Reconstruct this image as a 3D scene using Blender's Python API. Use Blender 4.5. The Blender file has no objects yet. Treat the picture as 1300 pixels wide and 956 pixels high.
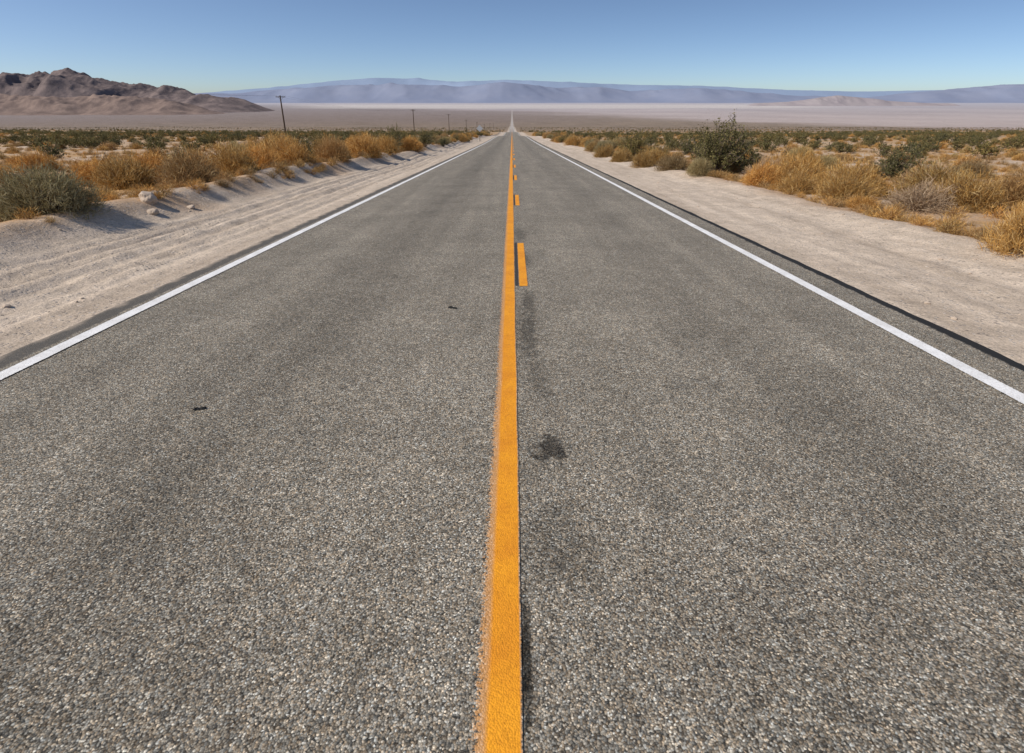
import bpy, math, random
import numpy as np
from mathutils import Vector
random.seed(7); rng=np.random.default_rng(11)
S=bpy.context.scene; C=S.collection

# ---------------------------------------------------------------- noise
def h2(ix,iy,s):
    n=(ix.astype(np.int64)*374761393+iy.astype(np.int64)*668265263+s*1274126177)&0xffffffff
    n=((n^(n>>13))*1274126177)&0xffffffff
    n=((n^(n>>16))*2246822519)&0xffffffff
    return ((n^(n>>15))&0xffffff)/float(0xffffff)
def vn(x,y,s=0):
    x=np.asarray(x,float);y=np.asarray(y,float)
    ix=np.floor(x);iy=np.floor(y);fx=x-ix;fy=y-iy
    fx=fx*fx*fx*(fx*(fx*6-15)+10);fy=fy*fy*fy*(fy*(fy*6-15)+10)
    a=h2(ix,iy,s);b=h2(ix+1,iy,s);c=h2(ix,iy+1,s);d=h2(ix+1,iy+1,s)
    return (a*(1-fx)+b*fx)*(1-fy)+(c*(1-fx)+d*fx)*fy
def fbm(x,y,s=0,o=4,g=.5):
    t=0;a=1;n=0
    for i in range(o):
        t=t+a*vn(x*2**i+i*17.3,y*2**i-i*9.1,s+i);n+=a;a*=g
    return t/n
def ridged(x,y,s=0,o=5,g=.5):
    t=0;a=1;n=0
    for i in range(o):
        t=t+a*(1-np.abs(2*vn(x*2**i+i*7.7,y*2**i+i*3.1,s+i)-1));n+=a;a*=g
    return t/n
def ss(a,b,x):
    t=np.clip((np.asarray(x,float)-a)/(b-a),0,1);return t*t*(3-2*t)

# ---------------------------------------------------------------- terrain shape
S0=.0467
def zroad(Y):
    Y=np.asarray(Y,float)
    d=S0*np.minimum(Y,500)+S0*2200*(1-np.exp(-np.maximum(Y-500,0)/2200))
    und=.45*np.sin((Y-60)/42.)*ss(60,200,Y)*(1-ss(3000,6000,Y))
    und=und+1.5*np.sin(Y/170.)*ss(300,700,Y)*(1-ss(3000,6000,Y))
    return -d+und
def lat(X,Y):
    """height of ground relative to road datum"""
    X=np.asarray(X,float);Y=np.asarray(Y,float)
    aX=np.abs(X)
    z=np.where(X<0,-.035,-.07)+0*Y
    near=1-ss(250,600,Y)
    wob=(fbm(Y*.09,X*0+3,5,2)-.5)*1.3
    # left berm
    bl=-7.65+wob
    amp=.26+.26*fbm(Y*.2,X*.1,9,3)
    wid=np.where(X>bl,.55,.75)
    L=np.exp(-(np.abs((X-bl)/wid))**1.8)*amp*(.82+.36*fbm(X*1.6,Y*1.3,12,4))
    z=z+near*L
    z=z+near*.22*ss(7.3,9.0,-X)
    # right: small bank
    br=7.2-wob*.6
    z=z+near*np.exp(-((X-br)/.6)**2)*(.02+.18*fbm(Y*.3,X*.3,19,3))
    # ruts on the left shoulder
    r=ss(4.3,4.7,-X)*(1-ss(6.8,7.4,-X))
    xr=X+.10*np.sin(Y*.35)+.16*(fbm(Y*.2,X*0,31,2)-.5)
    rut=0
    for c,w,a in ((-4.75,.10,.028),(-5.02,.07,.024),(-5.45,.13,.048),(-5.85,.08,.032),(-6.2,.12,.048),(-6.6,.09,.038)):
        u=(xr-c)/w
        rut=rut-a*np.exp(-u*u)+a*.6*np.exp(-((np.abs(u)-1.7)/.6)**2)
    z=z+near*r*rut*(.55+.9*fbm(Y*.5,X*2,41,2))
    z=z+near*(fbm(X*2.2,Y*2.2,51,4)-.5)*.06*ss(4.4,5.2,aX)
    z=z+near*(fbm(X*5,Y*2.5,53,3)-.5)*.03*ss(4.4,5.2,aX)
    z=z+near*(fbm(X*.35,Y*.35,61,4)-.5)*.5*ss(8,12,aX)
    # regional relief
    z=z+(fbm(X*.006,Y*.006,71,4)-.5)*5*ss(40,400,aX)*(1-ss(6000,12000,np.hypot(X,Y)))
    return z
def ground(X,Y): return zroad(Y)+lat(X,Y)

# rows / columns
Yr=[-40,-30,-22,-16,-11,-8,-6,-4.5,-3.5,-2.7,-2,-1.4,-.9,-.5,-.2]
y=0.
while y<60000:
    Yr.append(y); y+=max(.09,.0125*y)
Yr=np.array(Yr+[60000.])
xs=list(np.arange(0,13.6,.09))
x=13.6
while x<60000:
    xs.append(x); x+=max(.12,.055*(x-11))
xs=np.array(xs); Xc=np.concatenate([-xs[:0:-1],xs])

def grid_mesh(name,X,Y,Z,mat,smooth=True,attr=None):
    ny,nx=X.shape
    v=np.stack([X,Y,Z],-1).reshape(-1,3).astype(np.float32)
    i=np.arange(ny*nx).reshape(ny,nx)
    q=np.stack([i[:-1,:-1],i[:-1,1:],i[1:,1:],i[1:,:-1]],-1).reshape(-1,4)
    me=bpy.data.meshes.new(name)
    me.vertices.add(len(v));me.vertices.foreach_set('co',v.ravel())
    me.loops.add(q.size);me.loops.foreach_set('vertex_index',q.ravel().astype(np.int32))
    me.polygons.add(len(q));me.polygons.foreach_set('loop_start',np.arange(0,q.size,4,dtype=np.int32))
    me.polygons.foreach_set('loop_total',np.full(len(q),4,np.int32))
    me.polygons.foreach_set('use_smooth',np.full(len(q),smooth))
    me.update(calc_edges=True);me.validate()
    if attr is not None:
        for k,a in attr.items():
            at=me.attributes.new(k,'FLOAT_COLOR','POINT')
            col=np.ones((len(v),4),np.float32);col[:,:3]=a.reshape(-1,3)
            at.data.foreach_set('color',col.ravel())
    o=bpy.data.objects.new(name,me);me.materials.append(mat);C.objects.link(o);return o

# ---------------------------------------------------------------- node helpers
class NT:
    def __init__(s,name):
        s.m=bpy.data.materials.new(name);s.m.use_nodes=True
        s.t=s.m.node_tree;s.t.nodes.clear()
        s.out=s.n('ShaderNodeOutputMaterial');s.b=s.n('ShaderNodeBsdfPrincipled')
        s.b.inputs['Roughness'].default_value=.9
        s.b.inputs['Specular IOR Level'].default_value=.15
        s.l(s.b.outputs[0],s.out.inputs[0])
    def n(s,t,**k):
        q=s.t.nodes.new(t)
        for a,b in k.items(): setattr(q,a,b)
        return q
    def l(s,a,b): s.t.links.new(a,b)
    def put(s,sock,v):
        if hasattr(v,'is_linked') or isinstance(v,bpy.types.NodeSocket): s.l(v,sock)
        elif isinstance(v,(tuple,list)) and len(v)==3 and sock.type=='RGBA': sock.default_value=(*v,1)
        else: sock.default_value=v
    def math(s,op,a,b=None,c=None,clamp=False):
        q=s.n('ShaderNodeMath',operation=op,use_clamp=clamp);s.put(q.inputs[0],a)
        if b is not None:s.put(q.inputs[1],b)
        if c is not None:s.put(q.inputs[2],c)
        return q.outputs[0]
    def mix(s,f,a,b,bt='MIX'):
        q=s.n('ShaderNodeMix',data_type='RGBA',blend_type=bt)
        s.put(q.inputs[0],f);s.put(q.inputs[6],a);s.put(q.inputs[7],b);return q.outputs[2]
    def pos(s): return s.n('ShaderNodeNewGeometry').outputs['Position']
    def mapping(s,v,sc=(1,1,1),lo=(0,0,0)):
        q=s.n('ShaderNodeMapping');s.l(v,q.inputs[0]);q.inputs['Scale'].default_value=sc;q.inputs['Location'].default_value=lo
        return q.outputs[0]
    def noise(s,v,sc,det=3,ro=.5,dist=0):
        q=s.n('ShaderNodeTexNoise');s.l(v,q.inputs['Vector']);q.inputs['Scale'].default_value=sc
        q.inputs['Detail'].default_value=det;q.inputs['Roughness'].default_value=ro;q.inputs['Distortion'].default_value=dist
        return q.outputs['Fac']
    def vor(s,v,sc,feat='F1',dim='2D'):
        q=s.n('ShaderNodeTexVoronoi',feature=feat,voronoi_dimensions=dim);s.l(v,q.inputs['Vector']);q.inputs['Scale'].default_value=sc
        return q
    def ramp(s,f,stops,interp='LINEAR'):
        q=s.n('ShaderNodeValToRGB');s.l(f,q.inputs[0]);r=q.color_ramp;r.interpolation=interp
        while len(r.elements)<len(stops): r.elements.new(.5)
        for e,(p,c) in zip(r.elements,stops):
            e.position=p;e.color=(c,c,c,1) if not isinstance(c,tuple) else (*c,1)
        return q.outputs[0]
    def mr(s,v,a,b,c=0.,d=1.,smooth=True):
        q=s.n('ShaderNodeMapRange');q.interpolation_type='SMOOTHSTEP' if smooth else 'LINEAR'
        s.put(q.inputs[0],v);q.inputs[1].default_value=a;q.inputs[2].default_value=b;q.inputs[3].default_value=c;q.inputs[4].default_value=d
        return q.outputs[0]
    def bump(s,h,st,di,nrm=None):
        q=s.n('ShaderNodeBump');s.l(h,q.inputs['Height']);q.inputs['Strength'].default_value=st;q.inputs['Distance'].default_value=di
        if nrm is not None:s.l(nrm,q.inputs['Normal'])
        return q.outputs[0]

# asphalt colour chain, reused in the road and inside worn paint
def asphalt(T):
    P=T.pos();sep=T.n('ShaderNodeSeparateXYZ');T.l(P,sep.inputs[0]);X,Y=sep.outputs[0],sep.outputs[1]
    warp=T.n('ShaderNodeTexNoise');T.l(P,warp.inputs['Vector']);warp.inputs['Scale'].default_value=90
    wv=T.n('ShaderNodeVectorMath',operation='MULTIPLY_ADD');T.l(warp.outputs['Color'],wv.inputs[0]);wv.inputs[1].default_value=(.006,.006,0);T.l(P,wv.inputs[2])
    v=T.vor(wv.outputs[0],142);v2=T.vor(wv.outputs[0],300)
    cs=T.n('ShaderNodeSeparateColor');T.l(v.outputs['Color'],cs.inputs[0])
    base=T.ramp(cs.outputs[0],[(0,(.07,.065,.058)),(.22,(.15,.136,.117)),(.5,(.25,.225,.19)),(.78,(.345,.312,.264)),(.93,(.50,.46,.40)),(1,(.74,.70,.62))])
    hue=T.ramp(cs.outputs[1],[(0,(1.10,.95,.80)),(.5,(1,1,1)),(1,(.85,.97,1.13))])
    base=T.mix(.85,base,hue,'MULTIPLY')
    cs2=T.n('ShaderNodeSeparateColor');T.l(v2.outputs['Color'],cs2.inputs[0])
    base=T.mix(.55,base,T.ramp(cs2.outputs[0],[(0,.4),(.5,.95),(1,1.5)]),'MULTIPLY')
    gap=T.ramp(v.outputs['Distance'],[(.35,1.),(.75,.42)])
    base=T.mix(1,base,gap,'MULTIPLY')
    n1=T.noise(P,1.1,5,.6);n2=T.noise(P,7,4,.65);n3=T.noise(P,28,3,.6)
    st=T.noise(T.mapping(P,(3.2,.13,1)),1,4,.6)
    f=T.math('MULTIPLY',T.mr(n1,.25,.75,.80,1.18,False),T.mr(n2,.25,.75,.84,1.15,False))
    f=T.math('MULTIPLY',f,T.mr(st,.25,.75,.84,1.15,False))
    f=T.math('MULTIPLY',f,T.mr(n3,.2,.8,.72,1.26,False))
    for c,w,a in ((-1.75,.9,.24),(1.85,.7,.15),(-3.0,.45,.06),(2.95,.4,.06)):
        d=T.math('ABSOLUTE',T.math('SUBTRACT',X,c))
        g=T.mr(d,0,w,a,0)
        f=T.math('MULTIPLY',f,T.math('SUBTRACT',1.,g))
    nd=T.noise(P,16,4,.7)
    for (cx,cy,rx,ry,a) in ((.215,2.66,.12,.17,.74),(.050,1.33,.026,.32,.85),(.14,4.6,.10,.7,.5),(.17,5.6,.09,.5,.46),(.20,3.6,.10,.45,.25),(.15,9.6,.12,.8,.35),(.2,1.9,.2,.3,.22),(.19,7.6,.11,.5,.4)):
        dx=T.math('DIVIDE',T.math('SUBTRACT',X,cx),rx);dy=T.math('DIVIDE',T.math('SUBTRACT',Y,cy),ry)
        r=T.math('SQRT',T.math('ADD',T.math('MULTIPLY',dx,dx),T.math('MULTIPLY',dy,dy)))
        r=T.math('ADD',r,T.math('MULTIPLY',T.math('SUBTRACT',nd,.5),2.6 if rx>.05 else 1.0))
        f=T.math('MULTIPLY',f,T.mr(r,.35,1.15,1-a,1))
    gray=T.n('ShaderNodeCombineColor');T.l(f,gray.inputs[0]);T.l(f,gray.inputs[1]);T.l(f,gray.inputs[2])
    base=T.mix(1,base,gray.outputs[0],'MULTIPLY')
    base=T.mix(1,base,(1.0,.965,.885),'MULTIPLY')
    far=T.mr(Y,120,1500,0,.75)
    base=T.mix(far,base,(.42,.38,.35))  # distance haze and grazing-angle lightening mixed into the asphalt colour
    return P,X,Y,base,v,n3,nd
# ---- road material
T=NT('chipseal_asphalt')
P,X,Y,base,v,n3,nd=asphalt(T)
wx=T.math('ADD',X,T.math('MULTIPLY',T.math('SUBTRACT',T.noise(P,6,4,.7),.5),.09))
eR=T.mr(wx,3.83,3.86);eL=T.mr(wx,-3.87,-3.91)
base=T.mix(T.math('MULTIPLY',eL,.85),base,(.08,.073,.065));base=T.mix(T.math('MULTIPLY',eR,T.mr(Y,150,600,1,0)),base,(.022,.021,.02))  # near-black right strip paints the shaded side of the pavement edge
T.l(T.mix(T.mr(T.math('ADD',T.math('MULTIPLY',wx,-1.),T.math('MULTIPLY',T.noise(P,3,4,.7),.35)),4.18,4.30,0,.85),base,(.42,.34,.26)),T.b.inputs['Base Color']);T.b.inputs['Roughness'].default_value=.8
hgt=T.math('ADD',T.math('MULTIPLY',v.outputs['Distance'],-1.),T.math('MULTIPLY',n3,.6))
T.l(T.bump(hgt,.55,.0035),T.b.inputs['Normal']);MROAD=T.m

def paint(name,col,dark,kind):
    T=NT(name);P,X,Y,base,v,n3,nd=asphalt(T)
    w=T.noise(P,60,4,.7);w2=T.noise(P,5,4,.6)
    c=T.mix(T.mr(w2,.3,.7),col,dark)
    c=T.mix(T.mr(w,.25,.6,.45,0),c,(dark[0]*.45,dark[1]*.4,dark[2]*.4))
    mask=T.math('ADD',T.math('MULTIPLY',w,.75),T.math('MULTIPLY',v.outputs['Distance'],-.22))
    at=T.n('ShaderNodeAttribute',attribute_name='cov').outputs['Fac']
    m=T.math('ADD',mask,T.math('MULTIPLY',at,.75))
    m=T.mr(m,.42,.56,0,1)
    if kind==1:  # old faded coat left of the fresh one
        old=T.mix(.42,(.70,.34,.11),base)
        c=T.mix(T.math('MULTIPLY',T.mr(at,.50,.80,1,0),T.mr(Y,3,12,.92,.3)),c,old)
    T.l(T.mix(m,base,c),T.b.inputs['Base Color']);T.b.inputs['Roughness'].default_value=.65
    hgt=T.math('ADD',T.math('MULTIPLY',v.outputs['Distance'],-1.),T.math('MULTIPLY',n3,.6))
    T.l(T.bump(hgt,.5,.0035),T.b.inputs['Normal']);return T.m
MYEL=paint('yellow_road_paint',(.80,.33,.02),(.68,.255,.018),1)
MYD=paint('yellow_dash_paint',(.80,.33,.02),(.68,.255,.018),0)
MWHT=paint('white_road_paint',(.82,.81,.79),(.68,.665,.64),0)
T=NT('black_road_paint');P,X,Y,base,v,n3,nd=asphalt(T)
at=T.n('ShaderNodeAttribute',attribute_name='cov').outputs['Fac']
m=T.mr(T.math('ADD',T.noise(P,50,4,.7),T.math('MULTIPLY',at,.7)),.55,.8)
T.l(T.mix(m,base,T.mix(T.noise(P,90,2),(.02,.02,.02),(.07,.066,.063))),T.b.inputs['Base Color'])
T.l(T.bump(v.outputs['Distance'],.4,.003),T.b.inputs['Normal']);MBLK=T.m

# ---------------------------------------------------------------- road slab
ry=Yr[(Yr<9500)]
ed=(fbm(ry*1.7,ry*0,81,4)-.5)*.08*(1-ss(60,200,ry))
xl=-4.10+ed;xr=3.95+(fbm(ry*2.1,ry*0+5,91,4)-.5)*.045*(1-ss(60,200,ry))
cols=[xl-.02,xl]+[np.full_like(ry,c) for c in (-3.,-1.,1.,3.)]+[xr,xr+.015]
hz=[-.12,-.004,0,0,0,0,-.004,-.13]
RX=np.stack(cols,1);RY=np.repeat(ry[:,None],len(cols),1);RZ=zroad(RY)+np.array(hz)[None]
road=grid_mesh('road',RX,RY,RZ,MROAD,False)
# ---------------------------------------------------------------- road markings
mark=bpy.data.objects.new('road_markings',None);C.objects.link(mark)
def strip(name,x0,x1,y0,y1,mat,lift=.004,nx=8,edge=(.0,.0),ends=False,amp=.004,wear=0):
    yy=Yr[(Yr>y0)&(Yr<y1)];yy=np.concatenate([[y0],yy,[y1]])
    u=np.linspace(0,1,nx)
    X=x0+(x1-x0)*u[None]+0*yy[:,None]
    X=X+((fbm(yy*2.3,yy*0+x0*7,101,3)-.5)*amp*2)[:,None]
    Y=np.repeat(yy[:,None],nx,1);
    zl=np.interp(yy,Yr,zroad(Yr))
    Z=zl[:,None]+lift+0*X
    e0,e1=edge
    cov=np.ones_like(u)
    if e0>0: cov=np.minimum(cov,np.clip(.12+u/e0*.88,0,1)**1.3)
    if e1>0: cov=np.minimum(cov,np.clip(.12+(1-u)/e1*.88,0,1)**1.3)
    COV=np.repeat(cov[None],len(yy),0)
    if ends:
        k=np.minimum(yy-y0,y1-yy);COV=COV*np.clip(.35+k/.12,0,1)[:,None]
    COV=COV*(1-wear)
    o=grid_mesh(name,X,Y,Z,mat,False,{'cov':np.repeat(COV[...,None],3,-1)})
    o.parent=mark
strip('solid_yellow_line',-.130,.034,-40,9000,MYEL,nx=17,edge=(.48,.07))
strip('white_edge_line_a',-3.825,-3.69,-40,9000,MWHT,nx=8,edge=(.12,.12),amp=.006)
strip('white_edge_line_b',3.37,3.505,-40,9000,MWHT,nx=8,edge=(.12,.12),amp=.006)
for i in range(-3,160):
    y1=1.36+7.32*(i); y0=y1-2.35
    if i==1: y1=8.85;y0=6.2
    if i==0: continue   # this dash has worn away
    strip(f'yellow_dash_{i+4}',.082,.188,y0,y1,MYD,nx=8,edge=(.15,.15),ends=True)
    strip(f'black_contrast_{i+4}',.036,.080,y0+.02,y1+.05,MBLK,lift=.004,nx=5,edge=(.2,.2),ends=True)

# ---------------------------------------------------------------- ground sheet
GX,GY=np.meshgrid(Xc,Yr)
GZ=ground(GX,GY)
under=(np.abs(GX+.08)<3.9)
GZ=np.where(under,zroad(GY)-.10-.3*ss(300,3000,GY),GZ)
dist=np.hypot(GX,GY)
def L(r,g,b): return np.array([r,g,b])
def mixc(a,b,f): return a*(1-f[...,None])+b*f[...,None]
def full(c): return np.broadcast_to(c,GX.shape+(3,))
sand=L(.50,.41,.32);soil=L(.43,.29,.18);gold=L(.44,.26,.105)
n=fbm(GX*.5,GY*.5,201,4);nb=fbm(GX*.05,GY*.05,203,4)
t=GX/np.maximum(GY,1.)
col=full(soil).copy()
col=mixc(col,full(sand),ss(.40,.60,n)*.75)
col=mixc(col,full(gold),ss(.46,.62,fbm(GX*.8+9,GY*.8,207,4))*.8*ss(7.4,9.2,np.abs(GX)))
col=mixc(col,full(L(.33,.225,.125)),ss(30,200,GY)*.65)
col=mixc(col,full(L(.235,.165,.105)),ss(250,1200,GY)*(.65+.35*ss(.35,.65,nb)))
edge=7.0+(fbm(GY*.3,GX*0,211,3)-.5)*1.8
shm=1-ss(edge-.4,edge+.9,np.abs(GX));col=mixc(col,full(sand*1.05),shm)
# reddish-brown far plain, mostly left
col=mixc(col,full(L(.20,.132,.098)),ss(900,3500,dist)*ss(.3,-.1,t)*.85)
nn=fbm(GX*.0006,GY*.0006,221,4)
Yt=6200*np.exp(-2.3*np.clip(t,-1.2,1.2))*(.7+.6*nn)
pale=ss(Yt*.85,Yt*1.35,GY)
pc=L(.42,.335,.295)*(.7+.6*fbm(GX*.0012,GY*.0009,231,4))[...,None]
col=mixc(col,pc,pale)
lake=ss(9500,11500,GY*(.9+.3*nn))*ss(-.42,-.26,t)*(1-ss(.42,.60,t))*(1-ss(17000,21000,GY))
hz_=1-np.exp(-dist/17000);col=mixc(col,full(L(.38,.38,.43)),hz_)  # aerial haze painted into the ground colour by distance
col=mixc(col,full(L(.58,.53,.49)),lake*.65)
mask=np.stack([shm*(1-ss(300,900,GY)),ss(500,1500,dist)*(1-pale*.65)*np.exp(-dist/14000),ss(7.0,8.3,np.abs(GX))*(1-ss(400,900,GY))],-1)
T=NT('desert_ground');P=T.pos()
bc=T.n('ShaderNodeAttribute',attribute_name='basecol').outputs['Color']
mk=T.n('ShaderNodeAttribute',attribute_name='mask').outputs['Color'];ms=T.n('ShaderNodeSeparateColor');T.l(mk,ms.inputs[0])
n1=T.noise(P,3,6,.65);n2=T.noise(P,45,4,.7)
v=T.vor(P,22);vc=T.n('ShaderNodeSeparateColor');T.l(v.outputs['Color'],vc.inputs[0])
v3=T.vor(P,70);vc3=T.n('ShaderNodeSeparateColor');T.l(v3.outputs['Color'],vc3.inputs[0])
c=T.mix(1,bc,T.ramp(n1,[(.25,.74),(.75,1.22)]),'MULTIPLY')
c=T.mix(1,c,T.ramp(n2,[(.25,.78),(.75,1.2)]),'MULTIPLY')
stn=T.noise(T.mapping(P,(2.6,.16,1)),1,4,.65)
c=T.mix(ms.outputs[0],c,T.mix(1,c,T.ramp(stn,[(.3,(.80,.78,.76)),(.7,(1.14,1.14,1.14))]),'MULTIPLY'))
peb=T.math('MULTIPLY',T.mr(vc.outputs[0],.82,.84),T.mr(v.outputs['Distance'],.25,.45,1,0))
c=T.mix(T.math('MULTIPLY',peb,.7),c,T.ramp(vc.outputs[1],[(0,(.16,.13,.11)),(1,(.50,.45,.40))]))
c=T.mix(.5,c,T.ramp(vc3.outputs[0],[(0,.6),(.5,1.),(1,1.25)]),'MULTIPLY')
lit=T.noise(P,9,5,.75)
c=T.mix(T.math('MULTIPLY',T.mr(lit,.51,.61),T.math('MULTIPLY',ms.outputs[2],.65)),c,(.39,.215,.075))
fs=T.noise(P,.11,3,.75);c=T.mix(T.math('MULTIPLY',T.mr(fs,.44,.58),T.math('MULTIPLY',ms.outputs[1],.6)),c,(.11,.09,.055))
fs=T.noise(P,.012,4,.7);c=T.mix(T.math('MULTIPLY',T.mr(fs,.46,.60),T.math('MULTIPLY',ms.outputs[1],.45)),c,(.12,.09,.065))
T.l(c,T.b.inputs['Base Color'])
h=T.math('ADD',T.math('MULTIPLY',n1,1.),T.math('MULTIPLY',T.noise(P,14,5,.7),.6))
b1=T.bump(h,.6,.06)
b2=T.bump(T.math('ADD',n2,T.math('MULTIPLY',peb,1.5)),.6,.009,b1)
T.l(b2,T.b.inputs['Normal'])
grid_mesh('desert_ground',GX,GY,GZ,T.m,True,{'basecol':col,'mask':mask})

# ---------------------------------------------------------------- mountains
PITCH=math.radians(23.35);FP=710.
def mountain_mat(name,c1,c2,sc,amt,bmp):
    T=NT(name);P=T.pos();n=T.noise(P,sc,6,.65);c=T.mix(T.mr(n,.35,.65),c1,c2)
    T.l(c,T.b.inputs['Base Color'])
    T.b.inputs['Roughness'].default_value=1;T.b.inputs['Specular IOR Level'].default_value=0
    if bmp>0: T.l(T.bump(n,amt,bmp),T.b.inputs['Normal'])
    return T.m
def rng_mesh(name,env,tlo,thi,Z0,Zw,nt,nz,scale,seed,mat,jag=.5,base=-125):
    tt=np.linspace(tlo,thi,nt);zz=np.linspace(Z0-Zw*1.6,Z0+Zw*1.6,nz)
    X=tt[None]*Z0+0*zz[:,None];Y=zz[:,None]+0*tt[None]
    Xw=X*(1+(Y-Z0)/Z0*.5)
    e=np.interp(tt,[a for a,b in env],[b for a,b in env])*Z0
    wig=(fbm(X/scale*.5,X*0,seed+40,3)-.5)*Zw*.9
    prof=np.exp(-((Y-Z0-wig)/(Zw*.62))**2)
    rd=ridged(Xw/scale,Y/scale,seed,6,.5)
    H=(prof*(1-jag)+prof**.7*rd*jag*1.25)
    mx=H.max(0);k=max(3,nt//60);ker=np.ones(k)/k
    sm=np.convolve(np.pad(mx,(k,k),mode='edge'),ker,'same')[k:-k]
    H=H/sm[None]*(e[None]-base)
    edge=ss(0,.06*(thi-tlo),tt-tlo)*ss(0,.06*(thi-tlo),thi-tt)
    H=H*edge[None]*ss(0,.12,(zz-zz[0])/(zz[-1]-zz[0]))[:,None]
    Z=base-25+H*(e[None]-base+25)/(e[None]-base)
    grid_mesh(name,Xw,Y,Z,mat,True)
def E(pts):
    return [((x-650)*math.cos(PITCH)/FP,(127-y)*.843/FP) for x,y in pts]
mA=mountain_mat('near_mountain_rock',(.118,.096,.095),(.19,.15,.14),.006,.9,22)
mB=mountain_mat('foothill_rock',(.16,.12,.105),(.24,.178,.15),.009,.8,14)
mC=mountain_mat('far_mountain_haze_blue',(.20,.228,.312),(.222,.246,.325),.0006,.15,60)  # bluish base colour carries the aerial haze, not the rock's own tone
mD=mountain_mat('far_mountain_rock_hazy',(.225,.285,.39),(.232,.29,.395),.0004,.1,60)  # paler blue: thicker haze put into the base colour
mE=mountain_mat('pale_hill_rock',(.28,.245,.255),(.33,.29,.29),.002,.4,20)
rng_mesh('rocky_mountain_range',E([(-900,100),(-300,92),(-100,98),(-30,93),(0,93),(18,96),(30,93),(45,97),(62,90),(74,95),(84,90),(96,86),(108,92),(118,95),(130,99),(145,102),(160,106),(175,105),(190,109),(205,109),(220,108),(235,114),(250,119),(275,121),(310,125),(350,131)]),-2.,-.36,7600,1300,1000,160,560,3,mA,.5)
rng_mesh('foothills',E([(-900,120),(-200,114),(-40,116),(30,121),(90,123),(130,120),(170,122),(215,127),(250,133),(290,138)]),-2.,-.45,5600,600,700,80,300,23,mB,.55,base=-105)
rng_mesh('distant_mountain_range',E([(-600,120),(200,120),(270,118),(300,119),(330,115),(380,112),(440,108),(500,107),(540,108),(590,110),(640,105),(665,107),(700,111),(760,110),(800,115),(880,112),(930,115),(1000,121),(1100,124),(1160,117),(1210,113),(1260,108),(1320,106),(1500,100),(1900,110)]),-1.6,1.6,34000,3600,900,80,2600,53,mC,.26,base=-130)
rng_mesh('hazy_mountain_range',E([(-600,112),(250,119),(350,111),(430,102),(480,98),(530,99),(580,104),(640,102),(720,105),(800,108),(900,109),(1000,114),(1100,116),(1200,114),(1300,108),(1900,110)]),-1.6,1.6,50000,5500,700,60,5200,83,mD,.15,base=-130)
rng_mesh('pale_hill',E([(960,131),(1000,129),(1035,124),(1060,121),(1095,124),(1130,128),(1180,131)]),.38,.74,15000,900,260,50,600,113,mE,.4,base=-130)

# ---------------------------------------------------------------- vegetation meshes
def ribbons(P0,P1,P2,w,rs):
    n=len(P0);d=P2-P0;r=rs.normal(size=(n,3));s=np.cross(d,r);s/=np.linalg.norm(s,axis=1)[:,None]+1e-9
    w=w[:,None]
    V=np.stack([P0-s*w*.5,P0+s*w*.5,P1-s*w*.42,P1+s*w*.42,P2-s*w*.15,P2+s*w*.15],1).reshape(-1,3)
    b=(np.arange(n)*6)[:,None]
    F=np.concatenate([b+np.array([0,1,3,2]),b+np.array([2,3,5,4])],1).reshape(-1,4)
    return V,F
def leaves(Pc,size,rs):
    n=len(Pc);a=rs.normal(size=(n,3));a/=np.linalg.norm(a,axis=1)[:,None];b=np.cross(a,rs.normal(size=(n,3)));b/=np.linalg.norm(b,axis=1)[:,None]
    s=size[:,None]
    V=np.stack([Pc-a*s,Pc-b*s*.45,Pc+a*s,Pc+b*s*.45],1).reshape(-1,3)
    F=(np.arange(n)*4)[:,None]+np.arange(4);return V,F
def qmesh(name,parts,mats):
    Vs=[];Fs=[];Mi=[];o=0
    for (V,F),m in parts:
        Vs.append(V);Fs.append(F+o);o+=len(V);Mi.append(np.full(len(F),m))
    V=np.concatenate(Vs).astype(np.float32);F=np.concatenate(Fs).astype(np.int32);M=np.concatenate(Mi).astype(np.int32)
    me=bpy.data.meshes.new(name);me.vertices.add(len(V));me.vertices.foreach_set('co',V.ravel())
    me.loops.add(F.size);me.loops.foreach_set('vertex_index',F.ravel())
    me.polygons.add(len(F));me.polygons.foreach_set('loop_start',np.arange(0,F.size,4,dtype=np.int32));me.polygons.foreach_set('loop_total',np.full(len(F),4,np.int32))
    for m in mats: me.materials.append(m)
    me.polygons.foreach_set('material_index',M);me.update(calc_edges=True);return me
def dirs(n,rs,lo=.02):
    th=rs.uniform(0,2*np.pi,n);z=rs.uniform(lo,1,n)**.9;r=np.sqrt(1-z*z);return np.stack([r*np.cos(th),r*np.sin(th),z],1),th,z
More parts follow.
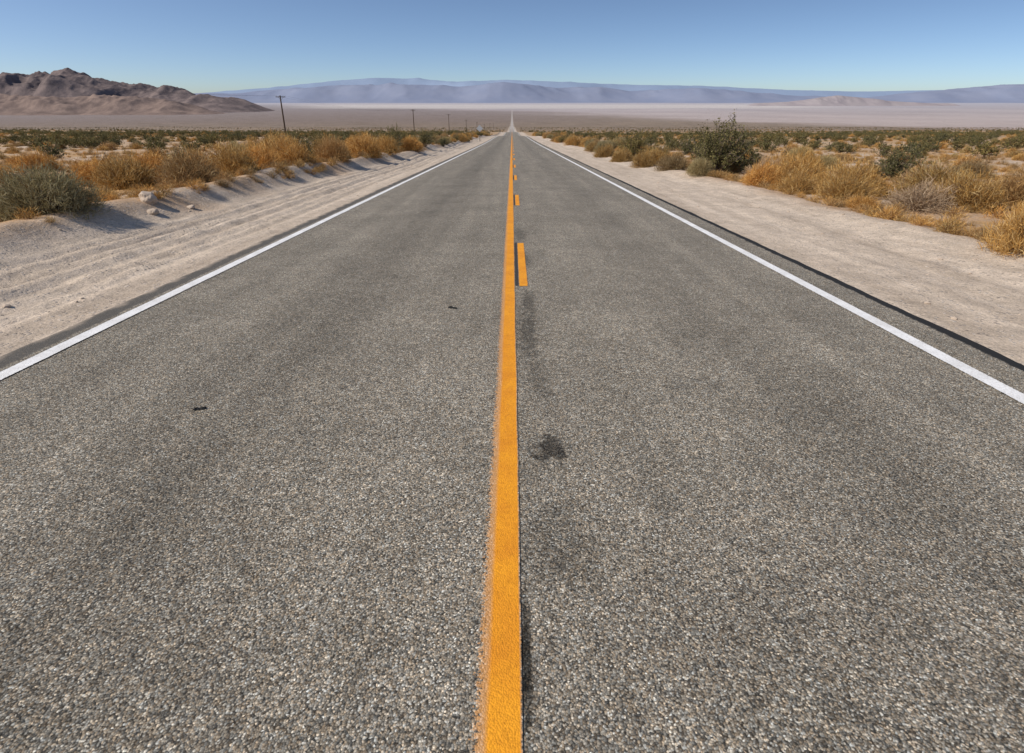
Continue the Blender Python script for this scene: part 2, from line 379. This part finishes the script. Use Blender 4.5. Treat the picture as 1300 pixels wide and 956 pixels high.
def dome(name,mats,seed,ns,nt,w=.008,lump=.35,tw=.22):
    rs=np.random.default_rng(seed)
    def R(th,z): return .62+lump*2*(fbm(np.cos(th)*1.9+z*2+seed,np.sin(th)*1.9-z,seed,3)-.3)
    D,th,z=dirs(ns,rs);Ln=R(th,z)*rs.uniform(.7,1.10,ns)
    P0=rs.normal(size=(ns,3))*.06;P0[:,2]=np.abs(P0[:,2])*.2-.02
    P2=D*Ln[:,None];P1=P0*.4+P2*.55+np.array([0,0,.05]);P1+=rs.normal(size=P1.shape)*.03
    a=ribbons(P0,P1,P2,rs.uniform(.6,1.4,ns)*w*1.1,rs)
    D,th,z=dirs(nt,rs,-.0);f=rs.uniform(.35,1,nt)**.6;Ln=R(th,z)
    S0_=D*(Ln*f)[:,None];d=D*.8+rs.normal(size=(nt,3))*.5+np.array([0,0,.4]);d/=np.linalg.norm(d,axis=1)[:,None]
    l=rs.uniform(.3,1,nt)*tw;Q0=S0_-d*(l*.5)[:,None];Q2=S0_+d*(l*.5)[:,None];Q1=S0_+rs.normal(size=(nt,3))*.015
    Q0[:,2]=np.maximum(Q0[:,2],-.02);Q2[:,2]=np.maximum(Q2[:,2],0)
    b=ribbons(Q0,Q1,Q2,rs.uniform(.6,1.4,nt)*w,rs)
    return qmesh(name,[(a,0),(b,1)],mats)
def creosote(name,mats,seed,ns,nl,ls,w=.02):
    rs=np.random.default_rng(seed)
    th=rs.uniform(0,2*np.pi,ns);sp=rs.uniform(.1,.95,ns)
    T2=np.stack([np.cos(th)*sp,np.sin(th)*sp,rs.uniform(.65,1.15,ns)*np.sqrt(1-.6*sp**2)],1)
    P0=rs.normal(size=(ns,3))*.05;P0[:,2]=-.03;P1=P0*.5+T2*.5;P1[:,:2]*=1.15
    a=ribbons(P0,P1,T2,np.full(ns,w),rs)
    nt=ns*9;i=rs.integers(0,ns,nt);f=rs.uniform(.3,1,nt)[:,None]
    B=np.where(f<.5,P0[i]+(P1[i]-P0[i])*f*2,P1[i]+(T2[i]-P1[i])*(f*2-1))
    d=rs.normal(size=(nt,3))*.5+(T2[i]-P0[i])*.6;d/=np.linalg.norm(d,axis=1)[:,None]
    E_=B+d*rs.uniform(.12,.34,nt)[:,None];b=ribbons(B,(B+E_)/2+rs.normal(size=B.shape)*.01,E_,np.full(nt,w*.4),rs)
    j=rs.integers(0,nt,nl);g=rs.uniform(.25,1.05,nl)[:,None]
    Lc=B[j]+(E_[j]-B[j])*g+rs.normal(size=(nl,3))*.028
    Lc[:,2]=np.maximum(Lc[:,2],.03)
    c=leaves(Lc,rs.uniform(.6,1.4,nl)*ls,rs)
    return qmesh(name,[(a,0),(b,0),(c,1)],mats)
def vmat(name,stops,trans=0):
    T=NT(name);g=T.n('ShaderNodeNewGeometry');oi=T.n('ShaderNodeObjectInfo')
    r=T.ramp(g.outputs['Random Per Island'],[(i/(len(stops)-1),c) for i,c in enumerate(stops)])
    r=T.mix(1,r,T.ramp(oi.outputs['Random'],[(0,(.70,.76,.86)),(.5,(1,1,1)),(1,(1.18,1.08,.95))]),'MULTIPLY')
    T.l(r,T.b.inputs['Base Color']);T.b.inputs['Roughness'].default_value=.8
    if trans:
        tr=T.n('ShaderNodeBsdfTranslucent');T.l(r,tr.inputs[0]);mx=T.n('ShaderNodeMixShader');mx.inputs[0].default_value=trans
        T.l(T.b.outputs[0],mx.inputs[1]);T.l(tr.outputs[0],mx.inputs[2]);T.l(mx.outputs[0],T.out.inputs[0])
    return T.m
gStem=vmat('dry_stems',[(.19,.11,.045),(.34,.20,.085),(.46,.30,.15)],.1)
gTip=vmat('golden_twigs',[(.30,.15,.038),(.48,.255,.068),(.60,.365,.118),(.70,.50,.23)],.25)
oTip=vmat('olive_gold_twigs',[(.22,.175,.075),(.37,.285,.125),(.47,.36,.165),(.57,.47,.27)],.25)
bTip=vmat('brown_twigs',[(.18,.105,.045),(.31,.185,.075),(.43,.28,.12),(.52,.39,.21)],.2)
dTip=vmat('dead_grey_twigs',[(.22,.15,.09),(.36,.25,.155),(.50,.38,.26)],.1)
cStem=vmat('creosote_stems',[(.10,.075,.055),(.20,.155,.115)])
cLeaf=vmat('creosote_leaves',[(.075,.075,.026),(.135,.122,.045),(.19,.165,.065),(.31,.25,.11)],.25)
LIB={
 'gold':[dome(f'dry_bush_gold_{i}',[gStem,gTip],300+i,700,6000,.009,.42) for i in range(5)],
 'olive':[dome(f'dry_bush_olive_{i}',[gStem,oTip],320+i,700,7500,.008,.30,.18) for i in range(2)],
 'brown':[dome(f'dry_bush_brown_{i}',[gStem,bTip],340+i,700,6000,.008,.38) for i in range(2)],
 'dead':[dome(f'dead_bush_{i}',[dTip,dTip],360+i,500,1800,.009,.4,.3) for i in range(2)],
 'green':[creosote(f'creosote_{i}',[cStem,cLeaf],380+i,60,6000,.026) for i in range(3)],
}
NM={'gold':'dry_bush','olive':'rabbitbrush','brown':'dry_bush','dead':'dead_bush','green':'creosote_bush'}
def bush(kind,x,y,w,h):
    me=random.choice(LIB[kind]);o=bpy.data.objects.new(NM[kind],me);C.objects.link(o)
    z=float(ground(np.array([x]),np.array([y]))[0])
    o.location=(x,y,z-.03);o.rotation_euler=(random.uniform(-.06,.06),random.uniform(-.06,.06),random.uniform(0,6.28))
    k=1.12 if kind!='green' else 1.
    o.scale=(w/2*k*random.uniform(.95,1.15),w/2*k*random.uniform(.95,1.15),h*k*(1.0 if kind!='green' else .85))
    return o
near=[('olive',-8.25,10.0,1.9,1.0),('gold',-9.5,10.6,1.3,.5),('brown',-10.6,12.2,1.6,.5),
('gold',-10.9,16.3,2.0,1.05),('brown',-9.2,16.6,2.0,1.15),('gold',-8.95,18.9,1.9,1.1),('gold',-10.6,19.6,2.1,1.0),
('gold',-12.6,17.6,2.2,.9),('gold',-9.2,21.2,2.0,1.1),('gold',-13.5,21.5,2.4,1.0),('gold',-11.6,13.9,1.5,.55),
('gold',-8.7,23.2,2.0,1.15),('gold',-9.9,24.5,2.6,1.4),('brown',-8.1,26.6,2.0,1.2),('gold',-9.1,29.5,2.6,1.3),('green',-10.4,28.,2.,1.5),
('gold',-7.9,31.5,2.2,1.2),('gold',-7.6,36.,2.0,1.1),('brown',-8.9,37,2.4,1.2),('green',-8.6,42,2.4,1.8),('gold',-7.4,43,2.0,1.1),
('gold',7.3,7.8,1.2,.95),('olive',8.5,8.6,1.4,.85),('dead',9.5,13.2,1.9,.7),('gold',10.9,13.6,2.0,.9),('gold',9.9,16.6,2.0,1.15),
('gold',11.6,15.6,2.2,1.1),('gold',9.0,15.4,1.5,.8),('brown',12.6,14.2,2.0,1.0),('gold',8.4,13.6,.9,.4),
('gold',8.6,17.2,1.3,.7),('gold',8.2,19.0,1.5,.8),('gold',9.6,19.5,2.0,1.1),('olive',7.2,22.3,1.2,.75),('green',8.9,25.5,3.3,2.2),('green',9.9,26.2,2.4,1.7),('brown',7.3,26.5,1.6,.8),
('gold',6.7,29.5,1.5,.8),('gold',7.6,31,1.8,1.0),('gold',6.5,35,1.5,.8),('green',7.6,37,2.5,1.7),('gold',6.4,41,1.6,.9),('brown',11.5,11.0,1.6,.6),
('dead',12.8,17.5,2.4,.8),('dead',-12.2,14.6,1.8,.6),('green',14.5,22,2.2,1.3),('gold',11,22,2.2,1.2)]
for b in near: bush(*b)
for s in (-1,1):
    y=20.
    while y<190:
        y+=random.uniform(.45,1.5)+y*.009
        x=s*(6.9+abs(random.gauss(0,3.2)) if y>45 else 9.2+abs(random.gauss(0,3.8)))
        k=random.choices(['gold','brown','olive','green','dead'],[.42,.18,.15,.22,.03])[0]
        w=random.uniform(1.0,2.3);bush(k,x,y,w,w*random.uniform(.42,.6)*(1.25 if k=='green' else 1))

# ---- mass scrub (instanced)
def instancer(parent,name,me,pts,sizes):
    n=len(pts);a=rng.uniform(0,2*np.pi,n);V=np.zeros((n,4,3))
    for k in range(4):
        an=a+k*np.pi/2+np.pi/4;V[:,k,0]=pts[:,0]+np.cos(an)*sizes*.7071;V[:,k,1]=pts[:,1]+np.sin(an)*sizes*.7071;V[:,k,2]=pts[:,2]
    m=bpy.data.meshes.new(name);m.from_pydata(V.reshape(-1,3).tolist(),[],(np.arange(n*4).reshape(n,4)).tolist());m.update()
    o=bpy.data.objects.new(name,m);C.objects.link(o);o.parent=parent
    o.instance_type='FACES';o.use_instance_faces_scale=True;o.instance_faces_scale=1.;o.show_instancer_for_render=False;o.show_instancer_for_viewport=False
    c=bpy.data.objects.new(name+'_plant',me);C.objects.link(c);c.parent=o
def empty(n):
    e=bpy.data.objects.new(n,None);C.objects.link(e);return e
def scatter(n,y0,y1,xmin,spread,pw=1.):
    u=rng.uniform(0,1,n);Y=(y0**2+(y1**2-y0**2)*u**pw)**.5
    X=rng.uniform(-1,1,n)*(spread*Y+14)
    k=np.abs(X)>xmin;X,Y=X[k],Y[k]
    return np.stack([X,Y,ground(X,Y)-.04],1)
lowG=[dome(f'scrub_gold_{i}',[gStem,gTip],400+i,160,900,.022,.3,.28) for i in range(2)]
lowO=dome('scrub_olive',[gStem,oTip],410,160,900,.022,.3,.28)
lowB=dome('scrub_brown',[gStem,bTip],411,160,900,.022,.3,.28)
lowC=[creosote(f'scrub_creosote_{i}',[cStem,cLeaf],420+i,26,900,.06,.025) for i in range(3)]
ds=empty('desert_scrub')
def clumpfilter(p,sc,seed,lo):
    return p[fbm(p[:,0]*sc,p[:,1]*sc,seed,3)+rng.uniform(-.15,.15,len(p))>lo]
sets=[(lowC[0],1500,24,330,12,1.05,.7,1.2),(lowC[1],1500,34,330,13,1.05,.7,1.3),(lowC[2],1500,22,330,12,1.05,.5,1.0),
      (lowG[0],2600,18,300,10,1.05,.4,.9),(lowG[1],2600,16,300,9.5,1.05,.35,.8),(lowO,2000,22,300,9.5,1.05,.35,.85),(lowB,2200,18,300,9.5,1.05,.35,.85),
      (lowC[0],5000,320,1300,12,1.0,.7,1.3),(lowC[1],4000,320,1300,12,1.0,.7,1.3),(lowG[0],4500,300,1100,12,1.0,.6,1.1),(lowB,4500,300,1300,12,1.0,.6,1.1)]
for i,(me,n,y0,y1,xm,sp,a,b) in enumerate(sets):
    p=scatter(n,y0,y1,xm,sp);p=clumpfilter(p,.03,500+i,.36);instancer(ds,f'scrub_{i}',me,p,rng.uniform(a,b,len(p)))
dg=empty('dry_grass')
tuft=[dome(f'tuft_{i}',[gStem,gTip if i else bTip],440+i,60,200,.022,.3,.4) for i in range(2)]
for i,me in enumerate(tuft):
    n=5200;Y=6+rng.uniform(0,1,n)**1.4*60;X=rng.choice([-1,1],n)*(7.5+rng.uniform(0,1,n)**1.3*(Y*.75+6))
    p=np.stack([X,Y,ground(X,Y)-.02],1);p=clumpfilter(p,.4,77+i,.46)
    instancer(dg,f'tufts_{i}',me,p,rng.uniform(.10,.38,len(p)))

# ---------------------------------------------------------------- rocks
import bmesh
T=NT('pale_rock');P=T.pos();nn_=T.noise(P,9,5,.65);T.l(T.mix(nn_,(.30,.23,.17),(.56,.46,.37)),T.b.inputs['Base Color']);T.l(T.bump(nn_,.6,.03),T.b.inputs['Normal']);MR=T.m
def rock(x,y,r,fl=.6):
    bm=bmesh.new();bmesh.ops.create_icosphere(bm,subdivisions=3,radius=1)
    s=random.randint(0,999)
    for v_ in bm.verts:
        c=v_.co;k=.7+.6*float(fbm(np.array([c.x*1.3+c.z*2+s]),np.array([c.y*1.3-c.z]),s,3)[0]);v_.co=c*k
        v_.co.z=max(min(v_.co.z,.75),-.6)
    me=bpy.data.meshes.new('rock');bm.to_mesh(me);bm.free();me.materials.append(MR)
    o=bpy.data.objects.new('rock',me);C.objects.link(o)
    o.scale=(r,r*random.uniform(.7,1),r*fl);o.rotation_euler=(random.uniform(-.3,.3),random.uniform(-.3,.3),random.uniform(0,6))
    o.location=(x,y,float(ground(np.array([x]),np.array([y]))[0])+r*fl*.25)
rock(-7.6,11.9,.20,.9);rock(-7.25,11.4,.13);rock(-7.9,12.6,.12);rock(-7.15,12.6,.09)
bm=bmesh.new()
for i in range(800):
    s=random.choice((-1,1));x=s*random.uniform(4.3,9.5);y=random.uniform(3,34)
    r=.008+.034*random.random()**4
    q=bmesh.ops.create_icosphere(bm,subdivisions=1,radius=r);z=float(ground(np.array([x]),np.array([y]))[0])
    for v_ in q['verts']:
        v_.co=Vector((x+v_.co.x*random.uniform(.7,1.3),y+v_.co.y*random.uniform(.7,1.3),z+v_.co.z*.6+r*.15))
me=bpy.data.meshes.new('gravel');bm.to_mesh(me);bm.free();me.materials.append(MR);o=bpy.data.objects.new('gravel',me);C.objects.link(o)
T=NT('tyre_rubber');T.b.inputs['Base Color'].default_value=(.02,.02,.02,1);MT=T.m
def scrap(x,y,l,w,a):
    bm=bmesh.new();n=9;pr=[]
    for i in range(n):
        u=i/(n-1);ww=w*(.35+.65*math.sin(math.pi*(u*.9+.05)))*random.uniform(.7,1.2)
        cx=(u-.5)*l;cy=.25*w*math.sin(u*5);zt=.006+.008*abs(math.sin(u*6))
        pr.append([bm.verts.new((cx,cy-ww/2,.001)),bm.verts.new((cx,cy,zt)),bm.verts.new((cx,cy+ww/2,.001))])
    for p,q in zip(pr,pr[1:]):
        bm.faces.new((p[0],q[0],q[1],p[1]));bm.faces.new((p[1],q[1],q[2],p[2]))
    me=bpy.data.meshes.new('tyre_scrap');bm.to_mesh(me);bm.free();me.materials.append(MT);o=bpy.data.objects.new('tyre_scrap',me);C.objects.link(o)
    o.location=(x,y,float(zroad(y))+.004);o.rotation_euler=(-.0467,0,a)
scrap(-2.02,3.15,.08,.028,.5);scrap(-.6,5.35,.10,.05,-.2)

# ---------------------------------------------------------------- utility poles
T=NT('weathered_pole_wood');P=T.pos();T.l(T.mix(T.noise(T.mapping(P,(8,8,.5)),3,4,.6),(.04,.028,.02),(.10,.07,.05)),T.b.inputs['Base Color']);MW=T.m
T=NT('insulator_glass');T.b.inputs['Base Color'].default_value=(.25,.30,.30,1);T.b.inputs['Roughness'].default_value=.3;MI=T.m
def cyl(bm,a,b,r0,r1,seg=10,mi=0):
    a=Vector(a);b=Vector(b);d=(b-a).normalized();u=d.orthogonal().normalized();w=d.cross(u);r=[]
    for p,rr in ((a,r0),(b,r1)): r.append([bm.verts.new(p+(u*math.cos(t*2*math.pi/seg)+w*math.sin(t*2*math.pi/seg))*rr) for t in range(seg)])
    for i in range(seg):
        f=bm.faces.new((r[0][i],r[0][(i+1)%seg],r[1][(i+1)%seg],r[1][i]));f.material_index=mi
    for q in (r[0][::-1],r[1]):
        f=bm.faces.new(q);f.material_index=mi
poles=[]
def pole(x,y,h):
    z=float(ground(np.array([x]),np.array([y]))[0])
    bm=bmesh.new();cyl(bm,(0,0,-1),(0,0,h),.22,.15,12)
    for zz,w in ((h-.35,1.25),):
        g=bmesh.ops.create_cube(bm,size=1)
        for v_ in g['verts']: v_.co=Vector((v_.co.x*w*2,v_.co.y*.12+.21,v_.co.z*.16+zz))
        for sx in (-1,1): cyl(bm,(0,.19,zz-.7),(sx*.7,.19,zz-.05),.025,.025,6)
        for px in (-1.15,-.45,.45,1.15): cyl(bm,(px,.21,zz+.08),(px,.21,zz+.26),.05,.03,8,1)
    me=bpy.data.meshes.new('utility_pole');bm.to_mesh(me);bm.free();me.materials.append(MW);me.materials.append(MI)
    o=bpy.data.objects.new('utility_pole',me);C.objects.link(o);o.location=(x,y,z);poles.append((x,y,z+h-.08))
pl=[(-74,18,9.2),(-60,158,9.6),(-46.5,284,11.2),(-42.5,404,11.2),(-40,524,10.8),(-38,650,10.5),(-36,780,10.5),(-34,920,10.5),(-33,1060,10.5)]
for p in pl: pole(*p)
cu=bpy.data.curves.new('power_line','CURVE');cu.dimensions='3D';cu.bevel_depth=.008;cu.materials.append(MT)
for a,b in zip(poles,poles[1:]):
    for px in (-1.15,1.15):
        sp=cu.splines.new('POLY');sp.points.add(16)
        for i in range(17):
            u=i/16;sp.points[i].co=(a[0]+(b[0]-a[0])*u+px,a[1]+(b[1]-a[1])*u+.21,a[2]+(b[2]-a[2])*u-1.8*4*u*(1-u),1)
C.objects.link(bpy.data.objects.new('power_line',cu))
# ---------------------------------------------------------------- traffic sign (seen from behind)
T=NT('galvanised_sign_back');T.b.inputs['Base Color'].default_value=(.45,.46,.47,1);T.b.inputs['Metallic'].default_value=.3;T.b.inputs['Roughness'].default_value=.5;MS=T.m
T=NT('sign_yellow_face');T.b.inputs['Base Color'].default_value=(.8,.45,.02,1);MSY=T.m
sg=empty('traffic_sign');sx,sy=-5.3,98.;sg.location=(sx,sy,float(ground(np.array([sx]),np.array([sy]))[0]))
bm=bmesh.new();cyl(bm,(0,0,-.3),(0,0,2.3),.045,.045,8);me=bpy.data.meshes.new('post');bm.to_mesh(me);bm.free();me.materials.append(MW);o=bpy.data.objects.new('post',me);C.objects.link(o);o.parent=sg
bm=bmesh.new();R=.54;pts=[(R,0),(0,R),(-R,0),(0,-R)]
for yy,mi in ((-.056,0),(-.050,1)):
    f=bm.faces.new([bm.verts.new((a,yy,1.95+b)) for a,b in pts]);f.material_index=mi
me=bpy.data.meshes.new('panel');bm.to_mesh(me);bm.free();me.materials.append(MS);me.materials.append(MSY);o=bpy.data.objects.new('panel',me);C.objects.link(o);o.parent=sg

# ---------------------------------------------------------------- sky, sun
el=math.radians(43);sv=Vector((-.87,-.30,0)).normalized()*math.cos(el);sv.z=math.sin(el)
W=bpy.data.worlds.new('World');S.world=W;W.use_nodes=True;nt=W.node_tree;bg=nt.nodes['Background']
sky=nt.nodes.new('ShaderNodeTexSky');sky.sky_type='NISHITA';sky.sun_disc=False;sky.sun_elevation=el;sky.sun_rotation=math.atan2(sv.x,sv.y)%(2*math.pi)
sky.altitude=300;sky.air_density=1.;sky.dust_density=1.5;sky.ozone_density=3.6
tc=nt.nodes.new('ShaderNodeTexCoord');sp=nt.nodes.new('ShaderNodeSeparateXYZ');cb=nt.nodes.new('ShaderNodeCombineXYZ')
ma=nt.nodes.new('ShaderNodeMath');ma.operation='MULTIPLY_ADD';ma.inputs[1].default_value=2.1;ma.inputs[2].default_value=.022
L_=nt.links.new;L_(tc.outputs['Generated'],sp.inputs[0]);L_(sp.outputs[0],cb.inputs[0]);L_(sp.outputs[1],cb.inputs[1]);L_(sp.outputs[2],ma.inputs[0]);L_(ma.outputs[0],cb.inputs[2])
L_(cb.outputs[0],sky.inputs[0]);L_(sky.outputs[0],bg.inputs[0]);bg.inputs[1].default_value=.135
sl=bpy.data.lights.new('sun','SUN');sl.energy=4.8;sl.angle=math.radians(.5);sl.color=(1,.935,.84)
so=bpy.data.objects.new('sun',sl);C.objects.link(so);so.rotation_euler=sv.to_track_quat('Z','Y').to_euler()

# ---------------------------------------------------------------- camera
cd=bpy.data.cameras.new('camera');cd.sensor_width=36;cd.lens=FP/1300*36;cd.shift_y=-.0342;cd.clip_start=.05;cd.clip_end=150000
co=bpy.data.objects.new('camera',cd);C.objects.link(co);co.location=(0,0,1.692);co.rotation_euler=(math.radians(90)-PITCH,0,0);S.camera=co
S.view_settings.view_transform='Standard';S.view_settings.look='None';S.view_settings.exposure=0
